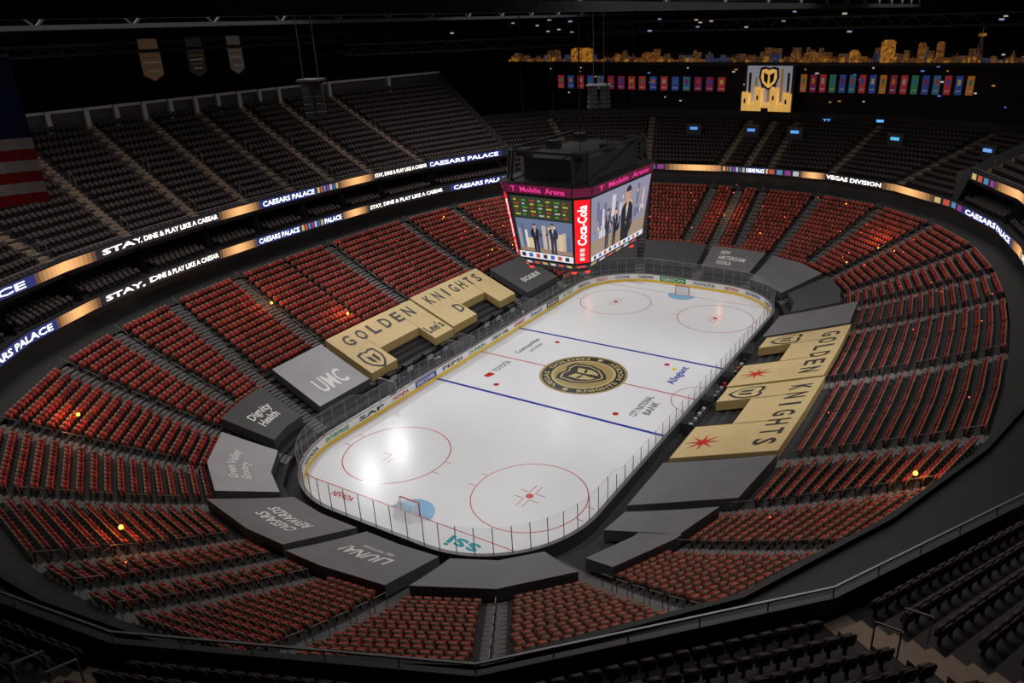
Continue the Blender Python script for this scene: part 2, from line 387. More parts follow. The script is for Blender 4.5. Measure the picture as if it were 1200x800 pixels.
def chairs(name,places,tpl,mats,nvar=1):
    V,Fc,Mi=template(tpl);N=len(places);A=np.array(places)
    c=np.cos(A[:,3]);s=np.sin(A[:,3])
    X=A[:,0,None]+V[None,:,0]*c[:,None]-V[None,:,1]*s[:,None]
    Y=A[:,1,None]+V[None,:,0]*s[:,None]+V[None,:,1]*c[:,None]
    Z=A[:,2,None]+V[None,:,2]+0*X
    co=np.stack([X,Y,Z],-1).reshape(-1,3).astype(np.float32)
    fl=np.concatenate([np.array(f) for f in Fc]);tot=np.array([len(f) for f in Fc]);
    loops=(np.arange(N)[:,None]*len(V)+fl[None,:]).ravel().astype(np.int32)
    tt=np.tile(tot,N);start=np.concatenate([[0],np.cumsum(tt)[:-1]]).astype(np.int32)
    mi=np.tile(np.array(Mi),(N,1))
    if nvar>1:
        r=np.random.default_rng(1).choice(nvar,N);mi=np.where(mi==0,r[:,None],mi)
    me=bpy.data.meshes.new(name);me.vertices.add(len(co));me.vertices.foreach_set('co',co.ravel())
    me.loops.add(len(loops));me.loops.foreach_set('vertex_index',loops)
    me.polygons.add(len(tt));me.polygons.foreach_set('loop_start',start);me.polygons.foreach_set('loop_total',tt.astype(np.int32)) 
    me.polygons.foreach_set('material_index',mi.ravel().astype(np.int32))
    for m in mats:me.materials.append(m)
    me.update(calc_edges=True);me.validate()
    o=bpy.data.objects.new(name,me);LINK(o);return o
def places(dfun,zf,nrows,kl,aidx,cov=None,pitch=.56,tfrac=.45):
    out=[];h=1./nrows;am=dict(aidx)
    for k in kl:
        j=(k+1)%NB
        for r in range(nrows):
            t=(r+tfrac)*h
            a=Vector(P(B2[k],dfun(k,t)));b=Vector(P(B2[j],dfun(j,t)));L=(b-a).length;d=(b-a)/L
            m0=.75 if (k in am and am[k]<=t) else .02
            m1=.75 if (j in am and am[j]<=t) else .02
            n=int((L-m0-m1)/pitch)
            if n<1:continue
            e=(L-m0-m1-n*pitch)/2+m0
            ang=math.atan2(d.y,d.x)+math.pi
            ss0=B2[k];ss1=B2[j] if j else TOT
            for q in range(n):
                x=e+(q+.5)*pitch;p=a+d*x
                if cov and cov(ss0+(ss1-ss0)*x/L,t):continue
                out.append((p.x,p.y,zf(r*h),ang))
    return out
pl=places(low,zl,24,ALL,aisL,lambda s,t:covered(s,t) or t<.02)
chairs('lower_bowl_seating',pl,tplL,M_red+[M_arm,M_taupe],3)
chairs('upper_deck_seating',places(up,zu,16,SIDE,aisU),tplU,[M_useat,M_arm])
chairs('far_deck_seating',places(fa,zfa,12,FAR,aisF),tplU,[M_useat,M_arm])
# ---------------------------------------------------------------- fascias, suites, ribbons
mb=MB()
o=lambda L,e:(lambda k:L[k]+e)
facetstrip(mb,o(DL,0),9.6,o(DL,2.6),9.6,M_floor,ALL)
facetstrip(mb,o(DL,2.6),9.6,o(DL,2.6),11.4,M_dark,ALL)
facetstrip(mb,o(DR1,0),11.45,o(DR1,3),11.45,M_black,ALL)
facetstrip(mb,o(DR1,0),11.45,o(DR1,0),12.7,M_black,ALL)
facetstrip(mb,o(DR1,0),12.7,o(DR1,.25),12.7,M_black,ALL)
facetstrip(mb,o(DR1,.25),12.4,o(DR1,5.5),12.4,M_black,SIDE)
facetstrip(mb,o(DR1,5.5),11.4,o(DR1,5.5),16.5,M_black,[k for k in SIDE if k not in NEAR])
facetstrip(mb,o(DR2,1.6),11.4,o(DR2,1.6),15.3,M_black,NEAR)
facetstrip(mb,o(DR2,0),14.95,o(DR1,5.5),14.95,M_black,SIDE)
facetstrip(mb,o(DR2,0),14.95,o(DR2,0),16.15,M_black,SIDE)
facetstrip(mb,o(DR2,.22),15.2,o(DR2,.22),16.15,M_black,SIDE)
facetstrip(mb,o(DR2,0),16.15,o(DR2,.22),16.15,M_dark,SIDE)
for k in SIDE:
    if k in NEAR:continue
    s=B2[k];mb.poly([(*P(s,DR1[k]+.6),12.4),(*P(s,DR1[k]+5.4),12.4),(*P(s,DR1[k]+5.4),14.95),(*P(s,DR1[k]+1.6),14.95)],M_black)
mb.obj('balcony_fascia')
pls=places(lambda k,t:DR1[k]+.6+t*3,lambda t:12.4,3,[k for k in SIDE if k not in NEAR],[(k,0) for k in SIDE],pitch=.62)
chairs('suite_balcony_seating',pls,tplU,[M_useat,M_arm])
WHT=em((1.,.93,.82),2.2);BLW=em((.85,.9,1.),2.);NAVY=em((.02,.03,.16),1.)
def ribbon(name,DD,z0,z1,blocks,kl):
    mb=MB()
    facetstrip(mb,o(DD,-.10),z0,o(DD,-.10),z1,em((.012,.012,.02),1.),kl)
    facetstrip(mb,o(DD,-.10),z0,o(DD,0),z0,M_black,kl);facetstrip(mb,o(DD,-.10),z1,o(DD,0),z1,M_black,kl)
    def pt(s,v,e):
        x,y=F(s,lambda k:DD[k]-.10-e);return (x,y,z0+(z1-z0)*v)
    def band(a,b,v0,v1,m):
        c=[a]+[q for q in B2 if a<q<b]+[b]
        for i in range(len(c)-1):
            p,q=c[i]+1e-4,c[i+1]-1e-4
            mb.poly([pt(p,v0,.02),pt(q,v0,.02),pt(q,v1,.02),pt(p,v1,.02)],m)
    for a,b,kind in blocks:
        ds=b-a
        if kind=='grad':
            n=14
            for q in range(n):
                f=abs((q+.5)/n*2-1);c=(1-f)**.9
                band(a+ds*q/n,a+ds*(q+1)/n,.04,.96,em((round(.02+1.0*c,3),round(.01+.5*c,3),round(.01+.18*c,3)),1.2))
        elif kind[0]=='#':
            band(a,b,.04,.96,NAVY)
            put_text(mb,kind[1:],lambda u,v:pt(a+ds*(.05+.9*u),.2+.6*v,.05),BLW)
        elif kind=='chips':
            cs=[(.7,.55,.2),(.05,.15,.5),(.6,.6,.6),(.3,.05,.3),(.1,.3,.5),(.6,.1,.05)]
            n=max(4,int(ds*2))
            for q in range(n):band(a+ds*(q+.15)/n,a+ds*(q+.85)/n,.15,.85,em(cs[(q*5)%6],.8))
        else:
            put_text(mb,kind,lambda u,v:pt(a+ds*(.02+.96*u),.2+.6*v,.05),WHT)
    mb.obj(name)
ST='STAY, DINE & PLAY LIKE A CAESAR';CP='#CAESARS PALACE'
ribbon('led_ribbon_display',DR1,11.65,12.6,[(4,8,ST[:10]),(8,11.8,'grad'),(12,16,CP),(16,17.8,'grad'),(17.8,28,ST),(28,33,'grad'),(33,39.5,CP),(39.5,43,'chips'),(43,46,'#PALACE'),(46,50.5,'grad'),(50.5,64,ST),(64.2,68.2,CP)],[k for k in ALL if B2[k]<68.4])
ribbon('led_ribbon_display',DR1,11.65,12.6,[(69,75,ST),(75,77,'chips'),(77,80.5,'grad'),(80.5,84,'chips'),(84,87,CP),(87,89.5,'chips'),(89.5,91,'grad'),(91,94,'VEGAS DIVISION'),(94,97,'grad'),(97,99,'chips'),(99,104,CP),(104,107,'grad'),(107,117,ST),(117,120,'grad'),(120,126,CP)],ks(68.5,TOT))
ribbon('led_ribbon_display',DR2,15.1,16.05,[(9,16.3,CP),(16.3,18.5,'grad'),(18.5,30,ST),(30,35.5,'grad'),(35.5,44,CP),(44,47.5,'chips'),(47.5,53.5,'grad'),(53.5,63,ST),(63.2,68,CP)],ks(0,68.4))
ribbon('led_ribbon_display',DR2,15.1,16.05,[(98.2,100,'chips'),(100,103,'grad'),(103,108,CP),(108,110,'grad'),(110,120,ST)],ks(98,TOT-.01))
# ---------------------------------------------------------------- walls
mb=MB()
facetstrip(mb,o(DBK,.2),20,o(DBK,.2),26.3,M_dark,SIDE);facetstrip(mb,o(DBK,-.1),26.3,o(DBK,.6),26.3,M_dark,SIDE)
facetstrip(mb,o(DBK,-.1),26.0,o(DBK,-.1),26.3,M_lgrey,SIDE)
for k in SIDE:
    j=(k+1)%NB
    for f in(0,.5):
        x0,y0=P(B2[k],DBK[k]-.1);x1,y1=P(B2[j],DBK[j]-.1);mb.box((x0+(x1-x0)*f,y0+(y1-y0)*f,25),(.5,.5,2.6),M_lgrey)
facetstrip(mb,o(DFB,.2),12,o(DFB,.2),19,M_black,FAR)
for s in(68.5,98):
    k=B2.index(s)
    a=P(s,DR1[k]);b=P(s,DBK[k]);q=P(s,DR2[k])
    mb.poly([(*a,11.4),(*b,11.4),(*b,26),(*q,16.4),(*a,16)],mat('end_wall_grey_%d'%s,(.09,.09,.1),.7,.1))
mb.obj('upper_concourse_parapet')
for nm,c,z in(('wall_left',(0,72,21),(180,.5,44)),('wall_right',(0,-72,21),(180,.5,44)),('wall_far',(90,0,21),(.5,144,44)),('wall_near',(-90,0,21),(.5,144,44))):
    mb=MB();mb.box(c,z,M_black);mb.obj(nm)
mb=MB();mb.box((0,0,-.3),(180,144,.5),M_floor);mb.obj('floor')
mb=MB();mb.box((0,0,43),(180,144,.4),M_black);mb.obj('ceiling')
# ---------------------------------------------------------------- benches
mb=MB()
for s in np.arange(29.5,53,1.7):
    if 40.5<s<43:continue
    x,y=P(s,10.0);mb.box((x,y,.45+.1),(1.6,.35,.08),M_txd);mb.box((x-.6,y,.3),(.1,.3,.5),M_grey);mb.box((x+.6,y,.3),(.1,.3,.5),M_grey);mb.box((x,y+.25,.8),(1.6,.05,.4),M_dark)
mb.box((19.45-CX,CY+10.3,.05),(26.,3.2,.1),M_tarpd)
for x in(-13.6,-2.8,-.8,12.3):
    mb.box((x,CY+9.9,1.1),(.08,2.3,2.0),M_grey)
for s in(30.5,33,36.2,39,46.6,49,52):
    x,y=P(s,11.2);mb.box((x,y,.9),(1.2,.6,1.6),M_black);mb.box((x,y-.32,1.2),(.9,.04,.5),M_lgrey)
for q in range(60):
    x,y=P(random.uniform(29,54),random.uniform(9.2,11.8));h=random.uniform(.2,.6);mb.box((x,y,.1+h/2),(random.uniform(.2,.5),random.uniform(.2,.4),h),random.choice([M_dark,M_grey,M_lgrey,M_txr,M_txw,M_bblue]),random.random())
mb.obj('team_bench')
mb=MB()
for s,w in((118.5,5),(124.6,4.6),(130.5,5)):
    x,y=P(s,9.5);mb.box((x,y,.5),(w,.4,.08),M_txd)
    for q in(-w/2,w/2):
        mb.box((x+q,y,.6),(.07,1.2,1.1),M_dark);mb.poly([(x+q,y-.6,1.15),(x+q,y+.6,1.15),(x+q,y+.6,2.4),(x+q,y-.6,2.4)],M_glass)
        mb.box((x+q*.5,y,.3),(.1,.35,.5),M_grey);mb.beam((x+q,y-.6,1.1),(x+q,y-.6,2.4),.06,M_grey)
    mb.box((x,y-.62,.6),(w,.06,.9),M_dark)
    for q in range(4):mb.box((x-w*.35+q*w*.22,y-.1,.68),(.3,.3,.3),random.choice([M_dark,M_lgrey,M_txr]))
mb.obj('penalty_box')
# ---------------------------------------------------------------- scoreboard
mb=MB()
def octo(hx,hy,c,z):
    return [(-hx,hy-c,z),(-hx,-hy+c,z),(-hx+c,-hy,z),(hx-c,-hy,z),(hx,-hy+c,z),(hx,hy-c,z),(hx-c,hy,z),(-hx+c,hy,z)]
def loft(a,b,m):
    for i in range(8):mb.poly([a[i],a[(i+1)%8],b[(i+1)%8],b[i]],m)
Z0,Z1=13.95,20.0
bot=octo(6.4,3.8,.95,Z0);top=octo(7.35,4.4,1.05,Z1)
loft(bot,top,M_black)
ub=octo(7.5,4.5,1.2,Z1+.05);ut=octo(7.7,4.65,1.2,Z1+1.0);loft(ub,ut,M_black);mb.poly(ut,M_black);mb.poly(ub,M_dark)
lb=octo(5.6,3.2,.9,Z0-.95);lt=octo(6.2,3.6,1.0,Z0-.1);loft(lb,lt,M_black);mb.poly(lb[::-1],M_black)
def face(a,b,c,d,e=.03):
    a,b,c,d=map(Vector,(a,b,c,d));n=(b-a).cross(d-a).normalized()
    if n.dot((a+b)/2-Vector((0,0,a.z)))<0:n=-n
    def f(u,v,x=0):
        p=a.lerp(b,u);q=d.lerp(c,u);return p.lerp(q,v)+n*(e+x)
    return f
def R_(f,u0,u1,v0,v1,m,x=0):mb.poly([f(u0,v0,x),f(u1,v0,x),f(u1,v1,x),f(u0,v1,x)],m)
def poly_(f,pts,m,x):mb.poly([f(u,v,x) for u,v in pts],m)
def person(f,cx,b,h,asp,suit,skin,shirt,x0=.03,turn=1,bust=False):
    w=h/asp*.40
    def q(pts,m,x):
        if bust:pts=[(u,max(v,.45)) for u,v in pts];
        poly_(f,[(cx+u*w*turn,b+(v-(.45 if bust else 0))*h) for u,v in pts],m,x)
    if not bust:q([(-.24,0),(-.04,0),(0,.45),(.04,0),(.26,0),(.24,.5),(-.24,.5)],suit,x0)
    q([(-.26,.45),(.26,.45),(.34,.78),(.2,.84),(-.2,.84),(-.34,.78)],suit,x0+.005)
    q([(-.34,.78),(-.44,.6),(-.3,.5),(-.26,.56),(-.33,.62),(-.26,.74)],suit,x0+.01)
    q([(.34,.78),(.42,.6),(.62,.58),(.6,.64),(.46,.67),(.3,.8)],suit,x0+.01)
    q([(-.07,.82),(.07,.82),(0,.6)],shirt,x0+.012)
    q([(-.015,.8),(.015,.8),(.02,.64),(-.02,.64)],suit,x0+.014)
    q([(-.07,.8),(.07,.8),(.06,.88),(-.06,.88)],skin,x0+.014)
    q([(.15*math.cos(a),.93+.07*math.sin(a)) for a in np.linspace(0,2*math.pi,14)[:-1]],skin,x0+.016)
    q([(.16*math.cos(a),.945+.07*math.sin(a)) for a in np.linspace(.1,math.pi-.1,9)],suit,x0+.02)
    for e in(-.06,.06):q([(e-.02,.925),(e+.02,.925),(e+.02,.937),(e-.02,.937)],suit,x0+.022)
    q([(-.04,.888),(.04,.888),(.03,.896),(-.03,.896)],em((.3,.1,.08),1.),x0+.022)
suit=em((.012,.013,.02),1.);suit2=em((.03,.03,.06),1.);skin=em((.6,.32,.2),1.);shirt=em((.8,.82,.9),1.)
rs=random.Random(11)
def end_screen(f):
    R_(f,.02,.98,.02,.98,em((.012,.015,.02),1.))
    R_(f,.06,.97,.66,.97,em((.03,.045,.02),1.),.01)
    for r in range(5):
        for c in range(7):
            R_(f,.09+c*.125,.09+c*.125+[.08,.04,.06][(r+c)%3],.69+r*.054,.69+r*.054+.024,em([(.6,.5,.05),(.1,.35,.05),(.45,.05,.03),(.5,.5,.5)][(r*2+c)%4],.8),.02)
    R_(f,.06,.97,.13,.64,em((.13,.17,.28),1.),.01)
    u=.07
    while u<.93:
        w=rs.uniform(.03,.09);h=rs.uniform(.12,.4);R_(f,u,min(.96,u+w),.19,.2+h,em(rs.choice([(.5,.42,.35),(.10,.13,.22),(.65,.5,.3),(.3,.3,.36),(.7,.66,.6)]),1.),.015);u+=w
    R_(f,.06,.97,.13,.19,em((.3,.2,.14),1.),.016)
    person(f,.36,.13,.44,.95,suit,skin,shirt,.03);person(f,.66,.13,.47,.95,suit2,skin,shirt,.03,-1)
    R_(f,.02,.98,.02,.12,em((.75,.77,.82),1.),.01)
    for c in range(7):R_(f,.06+c*.13,.13+c*.13,.04,.1,em([(.02,.02,.02),(.05,.1,.4),(.5,.05,.03)][c%3],1.),.02)
def side_screen(f):
    R_(f,.01,.99,.02,.98,em((.26,.26,.36),1.))
    for c in range(30):
        u=rs.uniform(.02,.9);w=rs.uniform(.02,.08);v=rs.uniform(.3,.6);h=rs.uniform(.1,.36)
        R_(f,u,u+w,v,v+h,em(rs.choice([(.14,.15,.26),(.45,.45,.55),(.3,.24,.28),(.6,.58,.62),(.08,.09,.16)]),1.),.01+c*.0006)
    for c in range(16):
        u=rs.uniform(.03,.95);r=rs.uniform(.4,.9);R_(f,u,u+.012,r,r+rs.uniform(.04,.08),em((1.,.42,.08),1.5),.03)
    R_(f,.01,.99,.02,.32,em((.34,.25,.18),1.),.034)
    person(f,.60,.10,1.5,2.1,suit,skin,shirt,.04,-1,True)
    person(f,.27,.10,.62,2.1,suit2,skin,shirt,.04);person(f,.4,.10,.58,2.1,suit,skin,shirt,.045,-1)
    R_(f,.01,.99,.02,.1,em((.75,.76,.8),1.),.08)
    for c in range(10):R_(f,.05+c*.09,.09+c*.09,.035,.085,em([(.02,.02,.02),(.05,.1,.4),(.5,.05,.03)][c%3],1.),.09)
redp=em((.85,.005,.012),1.2)
for i in range(8):
    j=(i+1)%8;f=face(bot[i],bot[j],top[j],top[i])
    if i in(0,4):end_screen(f)
    elif i in(2,6):side_screen(f)
    else:
        R_(f,.03,.97,.02,.98,redp)
        v,fc,a=text2d('Coca-Cola');mb.raw([f(.8-.6*q,.3+.6*p,.03) for p,q in v],fc,em((1,1,1),1.4))
        for r in range(3):R_(f,.35,.65,.06+r*.07,.11+r*.07,em((.9,.9,.9),.8),.02)
    g=face(ub[i],ub[j],ut[j],ut[i])
    R_(g,.01,.99,.08,.92,em((.10,.004,.03),1.))
    if i%2==0:put_text(mb,'T  Mobile  Arena',lambda u,v:g(u,v,.03),em((.9,.04,.3),1.),.1,.9,.25,.75)
    g=face(lb[i],lb[j],lt[j],lt[i]);R_(g,.02,.98,.45,.95,em((.02,.02,.03),1.))
    for c in range(6 if i%2==0 else 1):
        nn=6 if i%2==0 else 1
        R_(g,(c+.2)/nn,(c+.8)/nn,.55,.85,em([(.55,.55,.6),(.6,.05,.04),(.5,.35,.1)][(c+i)%3],1.),.02)
for p in lb:
    mb.box((p[0]*.97,p[1]*.97,p[2]-.12),(.35,.35,.2),em((.9,.06,.04),1.2))
sa=octo(6.9,4.1,1.0,Z1+1.0);sb=octo(6.7,3.9,1.0,Z1+3.5)
for i in range(8):
    j=(i+1)%8;mb.beam(sa[i],sb[i],.2,M_black);mb.beam(sb[i],sb[j],.2,M_black);mb.beam(sa[i],sb[j],.12,M_black)
ia=octo(5.8,3.4,1.0,Z1+1.0);ib=octo(5.8,3.4,1.0,Z1+2.9);loft(ia,ib,M_black);mb.poly(ib,M_black)
for x in(-5,0,5):
    for y in(-2.8,2.8):
        mb.box((x,y,Z1+3.2),(1.2,1.0,.6),M_black);mb.beam((x,y,Z1+3.4),(x,y,42.7),.05,M_black)
mb.obj('centre_hung_scoreboard')
# ---------------------------------------------------------------- far end scenery
XF=70.
mb=MB()
mb.box((XF+3,5,13.96),(.4,110,28),M_black)
mb.obj('far_end_backdrop')
def windows_mat(name,c1,es,sc):
    m=bpy.data.materials.new(name);m.use_nodes=True;nt=m.node_tree;b=nt.nodes['Principled BSDF']
    b.inputs['Base Color'].default_value=(.03,.025,.02,1)
    tc=nt.nodes.new('ShaderNodeTexCoord');v=nt.nodes.new('ShaderNodeTexVoronoi');v.inputs['Scale'].default_value=sc
    nt.links.new(tc.outputs['Object'],v.inputs['Vector'])
    r=nt.nodes.new('ShaderNodeValToRGB');r.color_ramp.elements[0].color=(*[c*.25 for c in c1],1);r.color_ramp.elements[0].position=.2;r.color_ramp.elements[1].color=(*c1,1);r.color_ramp.elements[1].position=.9
    nt.links.new(v.outputs['Color'],r.inputs['Fac']);nt.links.new(r.outputs[0],b.inputs['Emission Color']);b.inputs['Emission Strength'].default_value=es
    return m
WM=[windows_mat('skyline_gold',(.6,.24,.03),.6,2.5),windows_mat('skyline_amber',(.42,.15,.03),.4,3),windows_mat('skyline_dim',(.2,.09,.04),.4,3),windows_mat('skyline_blue',(.07,.09,.18),.4,3)]
mb=MB()
mb.box((XF,8,26.2),(1.5,92,.5),M_dark)
y=54.
while y>-36:
    w=.5+1.0*random.random();h=.3+1.1*random.random();mb.box((XF,y-w/2,26.45+h/2),(1,w*.92,h),random.choice([WM[1],WM[2],WM[2],WM[2],WM[3]]))
    if random.random()<.35:mb.box((XF-.6,y-w/2,26.45+h*.3),(.3,w*.6,h*.6),WM[0])
    if random.random()<.25:mb.beam((XF,y-w/2,26.4),(XF,y-w/2,26.9+h),.12,WM[1])
    if random.random()<.5:mb.box((XF+.8,y-w/2,26.45+h*.8),(.5,w,h*1.6),WM[2])
    y-=w
for y0,w,h,k in((37.4,4.2,2.2,0),(-15.3,1.9,3.0,0),(-20,1.0,2.6,1),(-22.5,1.0,2.7,1),(-10.5,1.2,1.6,0),(24,2,1.4,1),(-4,2.2,1.3,1)):
    mb.box((XF-.9,y0,26.45+h/2),(1,w,h),WM[k]);mb.box((XF-.9,y0,26.45+h+.1),(.8,w*.7,.2),WM[k])
for a in range(3):
    c=math.cos(a*2.09);s_=math.sin(a*2.09);mb.beam((XF+c*.6,-27.6+s_*.6,26.4),(XF+c*.12,-27.6+s_*.12,30),.16,M_lgrey)
mb.box((XF,-27.6,30.2),(1.,1.,.35),WM[0]);mb.beam((XF,-27.6,30.3),(XF,-27.6,31.6),.1,M_lgrey)
mb.obj('city_skyline_model')
mb=MB()
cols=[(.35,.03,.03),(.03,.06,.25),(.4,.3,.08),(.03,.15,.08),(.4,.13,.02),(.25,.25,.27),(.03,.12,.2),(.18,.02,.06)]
bm=[mat('jersey_banner_lit_%d'%i,c,.8,.1,emit=c,es=.4) for i,c in enumerate(cols)]  # cloth glows in its own colour in place of light on it
def banner(y,z,w,h,m,i):
    mb.box((XF-1,y,z),(.05,w,h),m);mb.box((XF-1.05,y,z+h*.15),(.02,w*.45,h*.3),bm[(i+3)%8]);mb.box((XF-1.05,y,z-h*.3),(.02,w*.7,h*.06),bm[5])
    mb.beam((XF-1,y,z+h/2),(XF-1,y,z+h/2+1.2),.04,M_dark)
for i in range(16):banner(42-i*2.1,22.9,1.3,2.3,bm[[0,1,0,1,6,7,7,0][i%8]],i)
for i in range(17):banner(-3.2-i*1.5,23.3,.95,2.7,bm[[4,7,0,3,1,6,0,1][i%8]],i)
mb.obj('team_banner_row')
mb=MB()
cg=mat('castle_stone_lit',(.6,.45,.2),.7,.3,2,emit=(.9,.5,.12),es=.6);cw=mat('castle_screen',(.3,.3,.35),.7,.5,.8,emit=(.38,.4,.5),es=.38);cd=mat('castle_dim_amber',(.12,.08,.04),.8,.3,emit=(.4,.22,.06),es=.4)  # gold light on the stone is put in as glow
yc=2.5
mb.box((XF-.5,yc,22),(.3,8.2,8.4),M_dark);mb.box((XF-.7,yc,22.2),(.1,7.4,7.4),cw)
for q in range(7):mb.box((XF-.78,yc-3.2+q*1.06,22.2+.8*math.sin(q*2.1)),(.04,.4,5.2),cd if q%2 else M_dark)  # dim amber and dark grey strips across the screen
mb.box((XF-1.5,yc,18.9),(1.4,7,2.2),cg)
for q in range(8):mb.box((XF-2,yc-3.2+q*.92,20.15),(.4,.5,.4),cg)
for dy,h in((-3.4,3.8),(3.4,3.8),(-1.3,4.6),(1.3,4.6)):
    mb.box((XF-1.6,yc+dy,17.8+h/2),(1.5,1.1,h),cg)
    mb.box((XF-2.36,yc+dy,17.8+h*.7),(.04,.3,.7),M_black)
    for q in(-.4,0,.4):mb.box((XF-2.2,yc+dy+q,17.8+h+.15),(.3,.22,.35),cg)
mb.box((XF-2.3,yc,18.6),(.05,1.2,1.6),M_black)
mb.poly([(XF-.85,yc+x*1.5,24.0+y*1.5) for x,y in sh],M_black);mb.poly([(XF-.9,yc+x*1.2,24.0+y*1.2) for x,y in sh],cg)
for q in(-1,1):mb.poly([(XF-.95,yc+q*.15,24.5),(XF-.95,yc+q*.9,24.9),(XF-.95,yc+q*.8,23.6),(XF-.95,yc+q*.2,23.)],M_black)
mb.obj('castle_stage_set')
mb=MB()
for y,z in((30,17.6),(-8,17.4),(-16,17.6),(-24,17.6),(-33,17.2),(18,18)):
    mb.box((66.2,y,z+.6),(.1,1.2,.35),em((.1,.35,.9),1.5))
for q in range(44):
    mb.box((72.4,random.uniform(-38,50),random.uniform(19.5,27.5)),(.1,random.uniform(.2,.6),.2),em(random.choice([(.1,.25,.7),(.6,.5,.4),(.5,.2,.05)]),.8))
for s,c in((88,(.1,.4,.9)),(92.5,(.1,.5,.8)),(96,(.15,.4,.9)),(82,(.1,.3,.8)),(78,(.1,.3,.8))):
    x,y=F(s,lambda k:fa(k,.55));n=core(s);a_=math.atan2(n[3],n[2])
    mb.box((x,y,zfa(.55)+1.5),(.25,1.2,.4),em(c,1.),a_);mb.box((x+n[2]*.4,y+n[3]*.4,zfa(.55)+1.0),(.6,2.4,2.4),M_dark,a_)
mb.obj('concourse_sign_lights')
for i,(x,w,col) in enumerate(((-4.2,2.6,(.6,.42,.26)),(1.8,2.4,(.09,.09,.09)),(7.6,2.2,(.42,.42,.4)))):
    mb=MB();m=mat('championship_banner_cloth_%d'%i,col,.8,.1);y=55
    mb.poly([(x-w/2,y,31.4),(x+w/2,y,31.4),(x+w/2,y,29.0),(x,y,28.3),(x-w/2,y,29.0)],m)
    for r in range(4):mb.box((x,y-.04,30.9-r*.5),(w*(.8-.1*r),.02,.16),M_txw if r%2 else M_txg)
    mb.box((x,y,31.45),(w+.2,.1,.1),M_grey);mb.box((x,y,32.4),(w*.9,.06,1.1),m)
    mb.beam((x,y,31.4),(x,y,42.7),.04,M_dark);mb.obj('championship_banner')
mb=MB()
fr=mat('flag_red',(.6,.03,.04),.8,.1);fw=mat('flag_white',(.8,.8,.8),.8,.05);fb=mat('flag_blue',(.02,.03,.15),.8,.1)
fc=Vector((-42.4,6.9,0));fd=Vector((.909,-.418,0));H=6.8;zt=32.9
for r in range(13):
    z1=zt-H*r/13;z0=zt-H*(r+1)/13
    for q in range(14):
        a=q*.7;b=a+.7;wv=lambda t:math.sin(t*1.4)*.14
        n=Vector((.418,.909,0));pa=fc-fd*a+n*wv(a);pb=fc-fd*b+n*wv(b)
        m=fb if (r<7 and q<5) else (fr if r%2==0 else fw)
        mb.poly([(pa.x,pa.y,z1),(pb.x,pb.y,z1),(pb.x,pb.y,z0),(pa.x,pa.y,z0)],m)
mb.beam((fc.x,fc.y,zt+.05),(fc.x-fd.x*9.8,fc.y-fd.y*9.8,zt+.05),.1,M_grey)
for q in(2,8):mb.beam((fc.x-fd.x*q,fc.y-fd.y*q,zt),(fc.x-fd.x*q,fc.y-fd.y*q,42.7),.04,M_dark)
mb.obj('hanging_national_flag')
for (x,y,z,w) in((-21.6,9.9,29,1.4),(22.2,9.6,25.2,2.6)):
    mb=MB()
    for r in range(5):
        for q in(-1,1):mb.box((x+q*w*.22,y-q*w*.2,z+.9-r*.42-.02*r*r),(w*.42,w*.42,.38),M_tarpd,.4+.1*r)
    mb.box((x,y,z+1.3),(w*1.2,w*1.1,.15),M_grey,.4)
    for q in(-1,1):mb.beam((x+q*w*.5,y,z+1.3),(x+q*w*.5,y,42.7),.05,M_grey)
    mb.obj('hanging_speaker_cluster')
mb=MB()
def truss(a,b,h,n,m):
    a=Vector(a);b=Vector(b);up_=Vector((0,0,h));mb.beam(a,b,.3,m);mb.beam(a+up_,b+up_,.3,m)
    for i in range(n):
        p=a.lerp(b,i/n);q=a.lerp(b,(i+.5)/n);r=a.lerp(b,(i+1)/n);mb.beam(p,q+up_,.15,m);mb.beam(q+up_,r,.15,m)
for x in(-10,14,38,60):truss((x,-70,35.5),(x,70,35.5),4,20,M_dark)
for y in(-22,22,50):truss((-60,y,34.2),(88,y,34.2),3,22,M_dark)
truss((62,-50,31.6),(62,60,31.6),1.5,30,M_dark);truss((30,58,29.5),(88,20,29.5),1.5,14,M_dark)
truss((20,62,28.6),(70,58,28.6),1.2,20,M_dark);truss((-30,60,31.5),(60,60,31.5),1.,30,M_dark)
for q in range(22):
    x=random.choice([60,62,38]);mb.box((x-.4,random.uniform(-40,50),random.uniform(31.6,34)),(.2,.5,.2),em(random.choice([(.4,.5,.8),(.8,.7,.5)]),.5))
mb.obj('roof_truss')
# ---------------------------------------------------------------- rails
mb=MB()
for k in SIDE:
    j=(k+1)%NB
    a=(*P(B2[k],DR2[k]+.1),16.5);b=(*P(B2[j],DR2[j]+.1),16.5);mb.beam(a,b,.07,M_grey)
    L=(Vector(b)-Vector(a)).length;n=max(2,int(L/2))
    for i in range(n):
        p=Vector(a).lerp(Vector(b),i/n);mb.beam((p.x,p.y,16.1),(p.x,p.y,16.5),.04,M_grey)
    s=B2[k];c=core(s);u=Vector((-c[3],c[2],0))
    for t in(.1,.5):
        p=Vector((*P(s,up(k,t)),zu(t)));
        for w in(-.62,.62):
            q=p+u*w
            mb.beam(q,q+Vector((0,0,1.0)),.05,M_grey)
            r_=Vector((*P(s,up(k,t)+.9),zu(t)+.4))+u*w;mb.beam(q+Vector((0,0,1.0)),r_+Vector((0,0,1.0)),.05,M_grey);mb.beam(r_,r_+Vector((0,0,1.)),.05,M_grey)
mb.obj('upper_deck_handrail')
mb=MB()
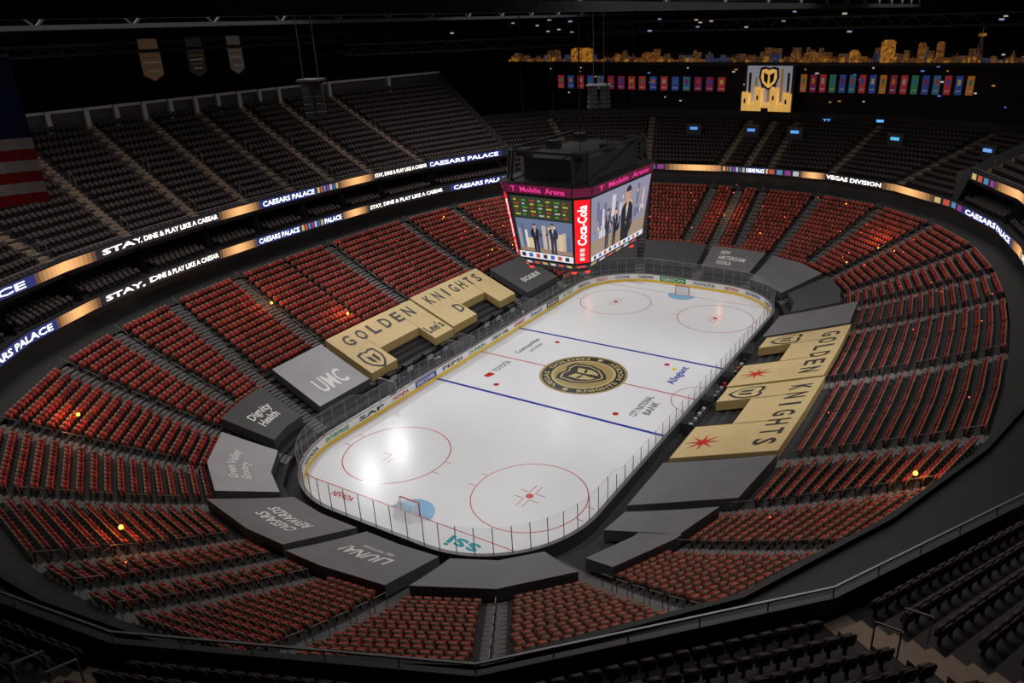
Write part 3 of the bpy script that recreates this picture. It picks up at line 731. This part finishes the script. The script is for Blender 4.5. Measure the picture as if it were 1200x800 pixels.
for k,t0 in aisL:
    s=B2[k];c=core(s)
    t=max(t0,.42)
    while t<.93:
        a=(*P(s,low(k,t)),zl(t)+.95);b=(*P(s,low(k,t+.07)),zl(t+.07)+.95)
        mb.beam(a,b,.04,M_grey);mb.beam((a[0],a[1],a[2]-1),a,.04,M_grey);mb.beam((b[0],b[1],b[2]-1),b,.04,M_grey);t+=.1
mb.obj('aisle_handrail')
# ---------------------------------------------------------------- amber lamps
mb=MB();amb=em((1.,.3,.04),5.);ared=em((1.,.1,.03),2.5)
def lamp(s,t,r,m,h=1.15):
    x,y,z=bowlpt(s,t,h)
    V=[];Fq=[]
    for i in range(5):
        for j in range(8):
            a=math.pi*i/4;b=2*math.pi*j/8;V.append((x+r*math.sin(a)*math.cos(b),y+r*math.sin(a)*math.sin(b),z+r*math.cos(a)))
    for i in range(4):
        for j in range(8):Fq.append((i*8+j,i*8+(j+1)%8,(i+1)*8+(j+1)%8,(i+1)*8+j))
    mb.raw(V,Fq,m);mb.beam((x,y,z-1.1),(x,y,z),.04,M_dark)
big=[(27.9,.72),(33.5,.47),(12.3,.78),(4.8,.72),(147.4,.93)]
for s,t in big:lamp(s,t,.14,amb)
for i in range(60):lamp(random.uniform(58,104),random.uniform(.42,.98),random.uniform(.05,.09),random.choice([amb,ared,ared]))
for i in range(10):lamp(random.uniform(104,150),random.uniform(.5,.98),.05,ared)
for i in range(6):lamp(random.uniform(0,55),random.uniform(.5,.98),.05,ared)
mb.obj('amber_aisle_lamps')
for s,t in big+[(72,.7),(84,.65),(97,.7)]:
    L=bpy.data.lights.new('amber_lamp_light','POINT');L.energy=130;L.color=(1,.35,.08);L.shadow_soft_size=.25
    ob=bpy.data.objects.new('amber_lamp_light',L);ob.location=bowlpt(s,t,1.9);LINK(ob)
# ---------------------------------------------------------------- lights
def spot(loc,tgt,e,size,blend,r=.5,col=(.98,.98,1)):
    L=bpy.data.lights.new('sports_floodlight','SPOT');L.energy=e;L.spot_size=math.radians(size);L.spot_blend=blend;L.shadow_soft_size=r;L.color=col
    o_=bpy.data.objects.new('sports_floodlight',L);o_.location=loc;o_.rotation_euler=(Vector(tgt)-Vector(loc)).to_track_quat('-Z','Y').to_euler();LINK(o_)
for sx in(-1,1):
    for sy in(-1,1):
        spot((19*sx,46*sy,31.5),(-9*sx,0,0),8200,54,.6,.5)
        spot((10*sx,44*sy,31.5),(-9*sx,0,0),8200,54,.6,.5)
        spot((34*sx,24.5*sy,31.5),(16*sx,-1*sy,0),8500,50,.7,.6)
def area(loc,sx,sy,e,spread,col=(1,.95,.9)):
    L=bpy.data.lights.new('house_fill_light','AREA');L.shape='RECTANGLE';L.size=sx;L.size_y=sy;L.energy=e;L.spread=math.radians(spread);L.color=col
    o_=bpy.data.objects.new('house_fill_light',L);o_.location=loc;LINK(o_)
for sx in(-1,1):
    for sy in(-1,1):
        k=1.0 if sy>0 else .75
        area((25*sx,25*sy,36),30,20,3900*k*(1. if sx>0 else .88),150)
area((0,0,41),90,60,2600,170,(1,.92,.86))  # overhead fill added to brighten the upper deck, not a real fixture
w=bpy.data.worlds.new('world');S.world=w;w.use_nodes=True;w.node_tree.nodes['Background'].inputs[0].default_value=(.008,.0072,.0075,1)
try:
    S.view_settings.view_transform='Standard';S.view_settings.look='None'
except Exception as e:print(e)
# ---------------------------------------------------------------- camera
yaw,pt,ro=map(math.radians,(30.810,22.903,-1.604))
f=Vector((math.cos(yaw)*math.cos(pt),math.sin(yaw)*math.cos(pt),-math.sin(pt)));r=Vector((math.sin(yaw),-math.cos(yaw),0));u=r.cross(f)
r2_=math.cos(ro)*r+math.sin(ro)*u;u2=-math.sin(ro)*r+math.cos(ro)*u
cam=bpy.data.cameras.new('camera');co=bpy.data.objects.new('camera',cam);LINK(co);S.camera=co
co.matrix_world=Matrix(((r2_.x,u2.x,-f.x,-62.101),(r2_.y,u2.y,-f.y,-34.311),(r2_.z,u2.z,-f.z,33.867),(0,0,0,1)))
cam.sensor_width=36;cam.lens=890.6/1200*36;cam.shift_x=-56.1/1200;cam.shift_y=-1.6/1200;cam.clip_end=500;cam.clip_start=.1
